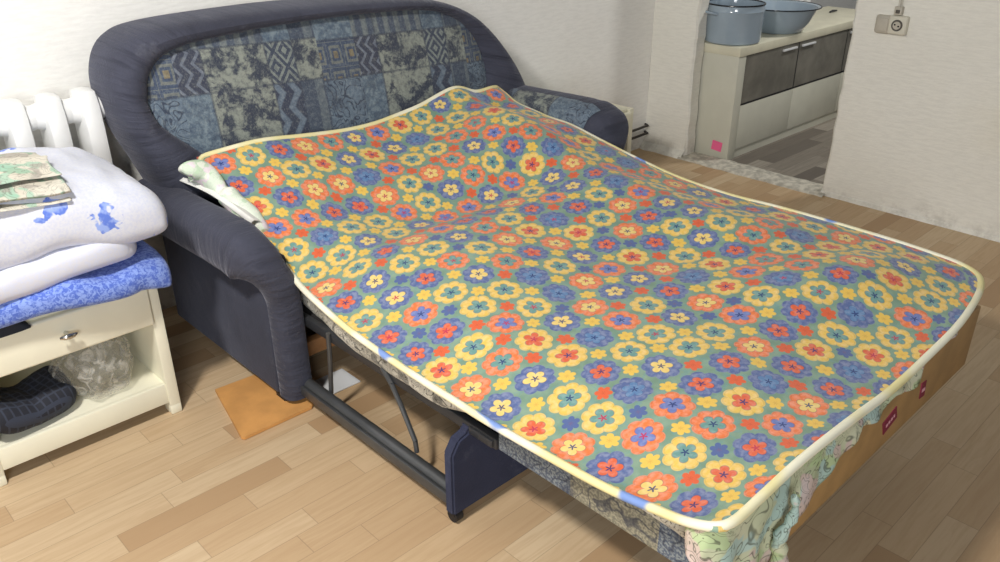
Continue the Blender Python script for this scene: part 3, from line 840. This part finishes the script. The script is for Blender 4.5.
fabric_tag(1.862, 0.468, 0.030, 0.040, -0.1, 0.1)
# bunched head end and the pale strip lying along the near arm
bm = new(); pts = []; rs = []
for i in range(26):
    f = i / 25
    c = interp([(0, (1.035, 2.545, .672)), (.12, (1.052, 2.545, .684)), (.3, (1.095, 2.53, .662)), (.55, (1.120, 2.45, .610)), (.8, (1.140, 2.36, .558)), (1, (1.145, 2.27, .520))], f)
    pts.append(c); rs.append(0.004 + 0.040 * math.sin(PI * min(1, f * 1.7 + .06)) ** .5 * (1 - .35 * f) if f < .55 else 0.040 - 0.030 * (f - .55))
tube(bm, pts, rs, 18)
for v in bm.verts: v.co += Vector((1, 1, 1)) * 0.008 * noise.noise(v.co * 22)
subd(shlink('bunched_corner', bm, 'floral_mint'), 1)
bm = new(); rows = []
for i in range(25):
    f = i / 24; c = interp([(0, (1.050, 2.80, .622)), (.3, (1.068, 2.64, .622)), (.65, (1.090, 2.46, .612)), (1, (1.120, 2.28, .560))], f)
    rows.append([c + Vector((-.014, 0, .004)), c + Vector((0, 0, .012)), c + Vector((.02, 0, .004)), c + Vector((.05, 0, -.05))])
grid(bm, rows); solid(shlink('sheet_edge', bm, 'white_cloth'), 0.003)

# ------------------------------------------------------------------ nightstands
def nightstand(name, label, loc, rotz, w=0.55, d=0.44, h=0.475, mat='cream_paint', group=None, half=False):
    """front faces -y of its own frame, origin at front-centre base"""
    t = thing(name, label, 'nightstand', loc, rotz, group)
    sp = 0.036
    for s in (-1, 1):
        bm = new(); x0, x1 = (-w / 2, -w / 2 + sp) if s < 0 else (w / 2 - sp, w / 2)
        box(bm, x0, x1, 0, d, 0.03, h - 0.005, 0.005); box(bm, x0, x1, 0, 0.05, 0.0, 0.035, 0.005); box(bm, x0, x1, d - 0.05, d, 0.0, 0.035, 0.005)
        link('side_panel', bm, mat, t)
    bm = new(); box(bm, -w / 2 + sp - .002, w / 2 - sp + .002, 0.014, d, h - 0.022, h - 0.004, 0.003); link('top_board', bm, mat, t)
    bm = new(); box(bm, -w / 2 + sp - .002, w / 2 - sp + .002, 0.016, d, 0.095, 0.116, 0.001); box(bm, -w / 2 + sp - .002, w / 2 - sp + .002, 0.003, 0.022, 0.045, 0.1165, 0.005); link('shelf', bm, mat, t)
    bm = new(); box(bm, -w / 2 + sp, w / 2 - sp, d - 0.012, d - 0.002, 0.09, h - 0.02); link('back_panel', bm, mat, t)
    bm = new(); box(bm, -w / 2 + sp - .006, w / 2 - sp + .004, -0.012, 0.014, 0.333, h - 0.018, 0.007, 3)
    box(bm, -w / 2 + sp + .01, w / 2 - sp - .01, 0.014, d - 0.05, 0.345, h - 0.05)
    dr = link('drawer', bm, mat, t)
    bm = new(); tube(bm, [(-0.022, -0.036, 0.402), (-0.011, -0.041, 0.402), (0.0, -0.042, 0.402), (0.011, -0.041, 0.402), (0.022, -0.036, 0.402)], [0.004, 0.0075, 0.0085, 0.0075, 0.004], 12)
    tube(bm, [(0, -0.012, 0.402), (0, -0.036, 0.402)], 0.006, 10)
    link('knob', bm, 'chrome', dr)
    return t
nightstand('nightstand', 'cream painted nightstand with one drawer below the stacked bedding', (0.52, 2.30, 0), 0.0, 0.55)
nightstand('nightstand', 'cream nightstand half hidden behind the right arm of the sofa', (3.095, 2.535, 0), 0.0, 0.55, 0.42, 0.475, 'cream_old')

# ------------------------------------------------------------------ bedding stack
def soft_slab(cx, cy, sx, sy, z0, h, nu=46, nv=34, pk=6.0, crown=0.5, wr=0.012, ws=9.0, seed=0.0, fx=None, corner=0.0):
    """closed cushion-like body: superelliptic thickness with wrinkles; fx moves every point"""
    bm = new(); top = []; bot = []
    for i in range(nu + 1):
        rt = []; rb = []
        for j in range(nv + 1):
            u = -math.cos(PI * i / nu); v = -math.cos(PI * j / nv)
            pinch = 1.0 - corner * (1 - abs(u)) * abs(v) ** 3; pinch2 = 1.0 - corner * (1 - abs(v)) * abs(u) ** 3
            d = max(abs(u), abs(v))
            ed = (max(0.0, 1 - abs(u) ** pk) * max(0.0, 1 - abs(v) ** pk)) ** crown
            rc = 1.0 - 0.13 * (u * v) ** 4
            x = cx + sx / 2 * u * pinch2 * rc; y = cy + sy / 2 * v * pinch * rc
            base = Vector((x, y, z0))
            w1 = wr * noise.noise(Vector((x * ws + seed, y * ws * .6, 0.3))) + wr * .5 * noise.noise(Vector((x * ws * 2.4, y * ws * 1.8 + seed, 5.3)))
            w2 = wr * noise.noise(Vector((x * ws + seed, y * ws * .6, 8.3)))
            pt = base + Vector((0, 0, h / 2 + h / 2 * ed + w1 * ed)); pb = base + Vector((0, 0, h / 2 - h / 2 * ed + w2 * ed * .5))
            if fx: pt = fx(pt, u, v, 1); pb = fx(pb, u, v, -1)
            rt.append(pt); rb.append(pb)
        top.append(rt); bot.append(rb)
    grid(bm, top); grid(bm, bot, flip=True)
    bmesh.ops.remove_doubles(bm, verts=bm.verts[:], dist=0.0015)
    bmesh.ops.recalc_face_normals(bm, faces=bm.faces[:])
    return bm
# blue blanket, its near right corner drooping over the edge
def f_blue(p, u, v, s):
    k = max(0, u - .75) / .25 * max(0, -v - .2) / .8
    p = p + Vector((0.03 * k, -0.02 * k, -0.055 * k))
    p.z += 0.030 * max(0, -u) * max(0, -v) * 0.9 + 0.012 * math.sin(p.x * 16) * max(0, -v)
    if v < -0.5: p.y -= 0.015 * math.sin(p.x * 11 + 1.0)
    return p
bm = soft_slab(0.475, 2.48, 0.71, 0.52, 0.478, 0.085, pk=10, crown=.33, wr=.014, seed=1.7, fx=f_blue)
tag(link('blanket', bm, 'cotton_blue'), 'bright blue folded blanket at the bottom of the bedding stack', 'blanket')
# fold lip on the blanket's front: second layer
def f_p2(p, u, v, s):
    p.z += -0.03 * u * 0.5 + 0.015 * math.sin(p.x * 9 + 2) * max(0, -v)
    p.y += -0.05 * max(0, -u) * 0.8
    return p
bm = soft_slab(0.395, 2.47, 0.76, 0.49, 0.555, 0.10, pk=6, crown=.34, wr=.018, seed=5.2, fx=f_p2)
tag(link('pillow', bm, 'cotton_blueflower_b'), 'flattened white pillow with small blue and yellow flowers, between blanket and plump pillow', 'pillow')
def f_p1(p, u, v, s):
    p.z += -0.075 * max(0, u) ** 2.2 + 0.02 * max(0, -v) * -1 + 0.010 * math.sin(p.x * 24 + 3 * p.y) * max(0, -v) ** 2 + 0.012 * noise.noise(Vector((p.x * 5, p.y * 16, 2.0))) * max(0, u)
    k = max(0, u - .8) / .2 * max(0, -v - .5) / .5
    p += Vector((0.012 * k, -0.005 * k, 0.0))
    return p
bm = soft_slab(0.445, 2.47, 0.86, 0.50, 0.638, 0.215, nu=60, nv=44, pk=4.0, crown=.36, wr=.020, ws=8, seed=9.1, fx=f_p1, corner=.06)
tag(link('pillow', bm, 'cotton_blueflower'), 'plump white pillow with blue flowers on top of the bedding stack', 'pillow')
# folded cloth on the pillow
bm = new(); prof = []
for k in range(4):
    z = 0.806 + 0.019 * k; s = 1 if k % 2 == 0 else -1
    for i in range(9):
        f = i / 8; yy = 2.228 + 0.26 * (f if s > 0 else 1 - f) + (0.012 * k if (s > 0) == (f < .5) else -.01 * k)
        prof.append((yy, z + 0.010 * math.sin(f * PI)))
    if k < 3:
        ye = prof[-1][0]; prof.append((ye + 0.014 * s, z + 0.008))
rows = []
for i in range(29):
    x = 0.33 + 0.275 * i / 28
    rows.append([Vector((x + 0.012 * noise.noise(Vector((j * .4, 2, 1))) * (i / 28), y + 0.010 * noise.noise(Vector((x * 8, j * .15, 1))), z + 0.10 * (y - 2.228) - 0.10 * max(0, (x - 0.50)) - 0.01 + 0.008 * noise.noise(Vector((x * 10, y * 7, 3))))) for j, (y, z) in enumerate(prof)])
grid(bm, rows)
cl = solid(link('folded_cloth', bm, 'mint_print'), 0.005, 0); subd(cl, 1)
tag(cl, 'folded beige and mint green printed cloth lying on the plump pillow', 'cloth')
# thin white sheet and a black scrap squeezed between drawer and blanket
bm = soft_slab(0.44, 2.50, 0.60, 0.40, 0.470, 0.022, pk=10, crown=.4, wr=.004, seed=3.3)
tag(link('thin_sheet', bm, 'white_cloth'), 'thin white folded sheet showing between drawer and blue blanket', 'sheet')
bm = new(); rows = []
for i in range(13):
    f = i / 12; x = 0.30 + 0.14 * f; hgt = 0.035 * math.sin(PI * f) ** .8
    rows.append([Vector((x, 2.287 - .004 * k, 0.455 + hgt * (1 - k / 3) + .001)) for k in range(4)] + [Vector((x, 2.31, 0.458 + hgt))])
grid(bm, rows); tag(solid(link('black_scrap', bm, 'black_cloth'), 0.003), 'black fabric scrap poking out above the drawer', 'cloth')
# shelf contents
bm = new(); lathe(bm, [(0.0, 0.0), (0.06, 0.0), (0.092, 0.03), (0.098, 0.08), (0.085, 0.13), (0.06, 0.17), (0.035, 0.19), (0.0, 0.195)], 40)
for v in bm.verts:
    v.co.x *= 1.05; v.co += Vector((v.co.x, v.co.y, 0)).normalized() * 0.034 * (1 - 2 * abs(noise.noise(v.co * 15))) + Vector((0, 0, 0.012)) * noise.noise(v.co * 13 + Vector((3, 1, 0)))
    v.co.z = max(v.co.z, 0.0)
o = link('plastic_bag', bm, 'plastic_film', loc=(0.605, 2.43, 0.118)); subd(o, 2)
tag(o, 'crumpled clear plastic bag on the nightstand shelf', 'bag')
def f_dark(p, u, v, s):
    p.z += 0.035 * max(0, -u) + 0.02 * math.sin(p.x * 13) * max(0, v)
    p.y += 0.03 * u
    return p
bm = soft_slab(0.405, 2.405, 0.25, 0.20, 0.117, 0.10, 30, 24, pk=5, crown=.6, wr=.02, ws=14, seed=2.2, fx=f_dark)
tag(link('dark_garment', bm, 'check_dark'), 'dark navy checked garment bundled on the nightstand shelf', 'garment')

# ------------------------------------------------------------------ radiator by the back wall
def radiator(name, label, x_last, y, n, z0, z1, pitch, mat):
    t = thing(name, label, 'radiator', (x_last, y, z0))
    H = z1 - z0
    def section(x):
        bm = new()
        # flat column with tapered, pointed head
        prof = [(-0.058, .06), (-0.066, .12), (-0.066, H - .13), (-0.060, H - .05), (-0.040, H - .006), (0.0, H), (0.040, H - .006), (0.060, H - .05), (0.066, H - .13), (0.066, .12), (0.058, .06), (.04, 0.012), (0, 0.0), (-.04, 0.012)]
        rings = []
        for dx, k in [(-0.031, .70), (-0.026, .92), (-0.012, 1.0), (0.012, 1.0), (0.026, .92), (0.031, .70)]:
            rings.append([bm.verts.new((x + dx * (1.0 if a else 1), a * k, (b - H / 2) * (1 - (1 - k) * .16) + H / 2)) for a, b in prof])
        m = len(prof)
        for A, B in zip(rings, rings[1:]):
            for i in range(m): bm.faces.new((A[i], A[(i + 1) % m], B[(i + 1) % m], B[i]))
        bm.faces.new(rings[0]); bm.faces.new(list(reversed(rings[-1])))
        for zz in (H - .068, .068):
            tube(bm, [(x - pitch / 2, 0, zz), (x - .02, 0, zz), (x + .02, 0, zz), (x + pitch / 2, 0, zz)], [.038, .046, .046, .038], 18)
        bmesh.ops.recalc_face_normals(bm, faces=bm.faces[:])
        return bm
    first = link('section', section(0.0), mat, t)
    for k in range(1, n):
        c = first.copy(); COL.objects.link(c); c.parent = t; c.location = (-pitch * k, 0, 0)
    return t
radiator('radiator', 'white cast iron radiator on the wall left of the sofa', 0.885, 2.875, 5, 0.345, 0.925, 0.108, 'white_iron')
rad2 = radiator('radiator', 'white radiator on the far wall beyond the enamel basin', 6.02, 3.08, 9, 0.0, 0.80, 0.10, 'white_iron')

# ------------------------------------------------------------------ small things on the floor and walls
bm = new()
poly = [(0.919, 2.325), (0.855, 2.030), (0.862, 2.020), (1.095, 2.018), (1.110, 2.03), (1.12, 2.31)]
a = [bm.verts.new((x, y, 0.002)) for x, y in poly]; b = [bm.verts.new((x + .003 * math.sin(i * 3), y, 0.012)) for i, (x, y) in enumerate(poly)]
bm.faces.new(list(reversed(a))); bm.faces.new(b)
for i in range(len(poly)): bm.faces.new((a[i], a[(i + 1) % len(poly)], b[(i + 1) % len(poly)], b[i]))
bmesh.ops.recalc_face_normals(bm, faces=bm.faces[:])
tag(link('fibreboard_piece', bm, 'orange_board', smooth=False), 'piece of orange-brown fibreboard on the floor under the sofa arm', 'board')
bm = new(); box(bm, 1.08, 1.30, 2.04, 2.15, 0.001, 0.006, 0.001)
tag(link('white_card', bm, 'white_card', smooth=False), 'white card lying on the floor beside the sofa rail', 'card')

# wall outlets on the side wall
def wall_plate(name, y, z, w, h, t_, mat):
    bm = new(); box(bm, XW - t_, XW + 0.004, y - w / 2, y + w / 2, z - h / 2, z + h / 2, 0.008, 3); return bm
soc = thing('wall_socket', 'old surface-mounted power socket on the right wall', 'socket', (XW, 1.606, 0.897))
bm = new(); box(bm, -0.034, 0.004, -0.042, 0.042, -0.042, 0.042, 0.009, 3); link('housing', bm, 'socket_cream', soc)
bm = new(); tube(bm, [(-0.036, 0, 0), (-0.0345, 0, 0)], 0.026, 28); fc = link('socket_face', bm, 'socket_dark', soc)
bm = new(); tube(bm, [(-0.038, 0, 0), (-0.033, 0, 0)], 0.018, 24); link('insert', bm, 'socket_grey', fc)
bm = new()
for s in (-1, 1): tube(bm, [(-0.0395, s * .0085, .003 * s), (-0.036, s * .0085, .003 * s)], 0.004, 10)
link('pin_hole', bm, 'enamel_black', fc)
jb = thing('junction_box', 'weathered cream junction box left of the power socket', 'junction box', (XW, 1.678, 0.893))
bm = new(); box(bm, -0.026, 0.004, -0.036, 0.036, -0.042, 0.042, 0.012, 3); link('housing', bm, 'socket_grey', jb)
bm = new(); box(bm, -0.029, -0.024, -0.026, 0.026, -0.030, 0.030, 0.004, 2); link('cover_plate', bm, 'socket_grey', jb)
pl = thing('plug', 'small grey terminal block with a cable above the power socket', 'plug', (XW, 1.618, 0.957))
bm = new(); box(bm, -0.026, 0.004, -0.018, 0.018, -0.016, 0.022, 0.005, 2); link('body', bm, 'socket_grey', pl)
bm = new(); box(bm, -0.028, -0.024, -0.010, 0.010, -0.008, 0.008, 0.002, 1); link('switch_face', bm, 'socket_dark', pl)
bm = new(); tube(bm, [(-0.010, 0.003, 0.02), (-0.010, 0.006, 0.10), (-0.008, 0.002, 0.25), (-0.008, 0.0, 0.8), (-0.008, 0.0, 1.5)], 0.0055, 8)
tube(bm, [(-0.010, -0.008, 0.02), (-0.010, -0.004, 0.06), (-0.008, -0.006, 0.25), (-0.008, -0.008, 0.8), (-0.008, -0.008, 1.5)], 0.003, 8); link('cable', bm, 'cable_white', pl)
# pipe stubs low in the corner
pt = thing('pipe_pair', 'two dark heating pipes low on the wall in the far corner', 'pipe', (3.97, YB - 0.035, 0.10))
for z, x0 in ((0.035, -0.25), (-0.012, -0.25)):
    bm = new(); tube(bm, [(x0, 0, z), (0.135, 0.0, z + .012), (0.15, 0.03, z + .012)], 0.0075, 10); link('pipe', bm, 'pipe_iron', pt)

# ------------------------------------------------------------------ cabinet in the next room
cx0, cy0 = 4.245, 2.490; CW, CD, CH = 1.85, 0.42, 0.658
cab = thing('sideboard', 'low white sideboard with smoked glass doors in the next room', 'sideboard', (cx0, cy0, -0.002), 0.0)
bm = new(); box(bm, 0, 0.078, 0, CD, 0, CH - .05, 0.002); link('side_panel', bm, 'board_white', cab)
bm = new(); box(bm, CW - .045, CW, 0, CD, 0, CH - .05, 0.002); link('side_panel', bm, 'board_white', cab)
bm = new(); box(bm, -.004, CW + .004, -.006, CD, CH - .05, CH, 0.003); link('top_board', bm, 'cream_old', cab)
bm = new(); box(bm, .045, CW - .045, CD - .012, CD - .004, .05, CH - .05); link('back_panel', bm, 'board_white', cab)
bm = new(); box(bm, .045, CW - .045, .02, CD - .012, .308, .325); link('shelf', bm, 'board_white', cab)
bm = new(); box(bm, .045, CW - .045, .012, .028, 0.0, .052); link('plinth', bm, 'board_white', cab)
xs = [.080, .69, 1.335, CW - .047]
for a, b in zip(xs, xs[1:]):
    bm = new(); box(bm, a + .002, b - .002, .002, .020, .056, .318, .002); link('drawer', bm, 'board_white', cab)
    bm = new(); box(bm, a + .002, b - .002, .004, .009, .328, CH - .054); g = link('glass_door', bm, 'tinted_glass', cab, False)
    bm = new(); box(bm, (b - .20) if a < .1 else a + .03, (b - .04) if a < .1 else a + .19, -.010, .004, CH - .085, CH - .074, .002); link('handle', bm, 'white_card', g)
    bm = new(); box(bm, b - .006, b + .003, .003, .010, .328, CH - .054); link('door_edge', bm, 'black_rubber', g, False)
    bm = new(); box(bm, a + .002, b - .002, .001, .010, .320, .329); link('bottom_seal', bm, 'black_rubber', g, False)
# dim contents behind the glass
bx = Vector((cx0, cy0, 0.31))
for k, (dx, dy, r, h) in enumerate([(.22, .20, .10, .12), (.46, .22, .11, .07), (.86, .20, .10, .12)]):
    bm = new(); lathe(bm, [(0, 0), (r * .5, 0), (r * .8, h * .4), (r, h), (r * .96, h), (r * .75, h * .42), (0, h * .12)], 28)
    tag(link('glass_bowl', bm, 'dish_glass', loc=(cx0 + dx, cy0 + dy, 0.324)), ['dim glass bowl behind the first smoked door, beside the red cup', 'shallow glass dish behind the first smoked door near its right edge', 'dim glass bowl behind the second smoked door'][k], 'bowl')
bm = new(); lathe(bm, [(0, 0), (.045, 0), (.06, .05), (.056, .05), (.04, .008), (0, .008)], 24)
tag(link('red_dish', bm, 'red_plastic', loc=(cx0 + .13, cy0 + .085, 0.324)), 'small red dish behind the first smoked glass door', 'dish')
bm = new(); box(bm, cx0 - .0035, cx0 - .0015, 2.533, 2.600, 0.050, 0.106)
bmesh.ops.rotate(bm, cent=(cx0, 2.566, .078), matrix=Matrix.Rotation(0.10, 3, 'X'), verts=bm.verts[:])
tag(link('sticky_note', bm, 'pink_paper', smooth=False), 'pink sticky note on the side of the sideboard', 'note')
# enamel pot
PZ = CH - .002
pot = thing('enamel_pot', 'blue-grey enamel stock pot with a dark rim on the sideboard', 'pot', (4.395, 2.640, PZ))
bm = new(); lathe(bm, [(0, 0), (.145, 0), (.156, .008), (.160, .03), (.161, .17), (.164, .178), (.161, .186), (.161, .212), (.157, .212), (.154, .19), (.152, .02), (0, .012)], 56); link('body', bm, 'enamel_blue', pot)
bm = new(); tube(bm, [(.161 * math.cos(a * 2 * PI / 48), .161 * math.sin(a * 2 * PI / 48), .214) for a in range(48)], .0045, 8, True); link('rim', bm, 'enamel_black', pot)
for an in (-20, 160):
    bm = new(); c, s = math.cos(math.radians(an)), math.sin(math.radians(an))
    hp = []
    for k in range(13):
        f = k / 12 * PI; rr_ = .158 + .038 * math.sin(f); lat = .042 * math.cos(f)
        hp.append((rr_ * c - lat * s, rr_ * s + lat * c, .165 + .01 * math.sin(f)))
    tube(bm, hp, .0075, 10); link('handle', bm, 'enamel_blue', pot)
bas = thing('enamel_basin', 'wide blue-grey enamel basin behind the stock pot', 'basin', (4.90, 2.640, PZ))
bm = new(); lathe(bm, [(0, 0), (.135, 0), (.150, .008), (.185, .06), (.212, .12), (.222, .142), (.240, .148), (.240, .151), (.220, .147), (.205, .118), (.178, .062), (.142, .014), (0, .008)], 64); link('body', bm, 'enamel_blue', bas)
bm = new(); tube(bm, [(.241 * math.cos(a * 2 * PI / 56), .241 * math.sin(a * 2 * PI / 56), .150) for a in range(56)], .0035, 8, True); link('rim', bm, 'enamel_black', bas)
bm = new(); tube(bm, [(0, 0, .008), (.05, .006, .009), (.10, .0, .008)], [.006, .009, .005], 10)
tag(link('black_pen', bm, 'enamel_black', loc=(5.79, 2.74, PZ)), 'small black object on the right end of the sideboard top', 'object')
bm = new(); lathe(bm, [(0, 0), (.028, 0), (.028, .02), (.018, .032), (.018, .05), (0, .052)], 24)  # small knob-like cap, stands for an unidentified pale shape by the basin
tag(link('small_cap', bm, 'cream_old', loc=(5.36, 2.70, PZ)), 'small cream knob-like cap right of the basin on the sideboard', 'jar')

# ------------------------------------------------------------------ lights and world
w = bpy.data.worlds.new('World'); scene.world = w; w.use_nodes = True
wt = w.node_tree; bgn = wt.nodes['Background']; bgn.inputs[0].default_value = (0.93, 0.96, 1.0, 1); bgn.inputs[1].default_value = 0.10
def area(name, loc, target, size, power, color=(1, 1, 1)):
    l = bpy.data.lights.new(name, 'AREA'); l.shape = 'DISK'; l.size = size; l.energy = power; l.color = color
    o = bpy.data.objects.new(name, l); COL.objects.link(o); o.location = loc
    o.rotation_euler = (Vector(target) - Vector(loc)).to_track_quat('-Z', 'Y').to_euler(); return o
pl_ = bpy.data.lights.new('ceiling_lamp', 'POINT'); pl_.energy = 212; pl_.shadow_soft_size = 0.13; pl_.color = (1.0, 0.96, 0.90)
plo = bpy.data.objects.new('ceiling_lamp', pl_); COL.objects.link(plo); plo.location = (-0.16, 1.30, 2.32)
area('front_fill', (-1.3, -1.3, 1.7), (2.0, 2.6, 0.7), 1.3, 78, (0.97, 0.98, 1.0))  # added fill from the front left, brightens walls and front faces
area('next_room_fill', (5.6, 1.5, 2.55), (5.2, 2.2, 0.4), 0.4, 28, (1.0, 0.98, 0.94))  # added light that brightens the next room and the sideboard front

# ------------------------------------------------------------------ camera
cam = bpy.data.cameras.new('Camera'); co = bpy.data.objects.new('Camera', cam); COL.objects.link(co)
cam.sensor_width = 36.0; cam.lens = 833.0 * 36.0 / 1000.0; cam.clip_start = 0.05
R = [(0.72126813, -0.30827238, 0.62027447), (-0.69264993, -0.31726746, 0.64774797), (-0.0028899, -0.89683304, -0.44235975)]
co.matrix_world = Matrix(((R[0][0], -R[0][1], -R[0][2], 0.0), (R[1][0], -R[1][1], -R[1][2], 0.0), (R[2][0], -R[2][1], -R[2][2], 1.55), (0, 0, 0, 1)))
scene.camera = co
scene.view_settings.view_transform = 'Standard'
scene.view_settings.look = 'None'
scene.view_settings.exposure = 0.0
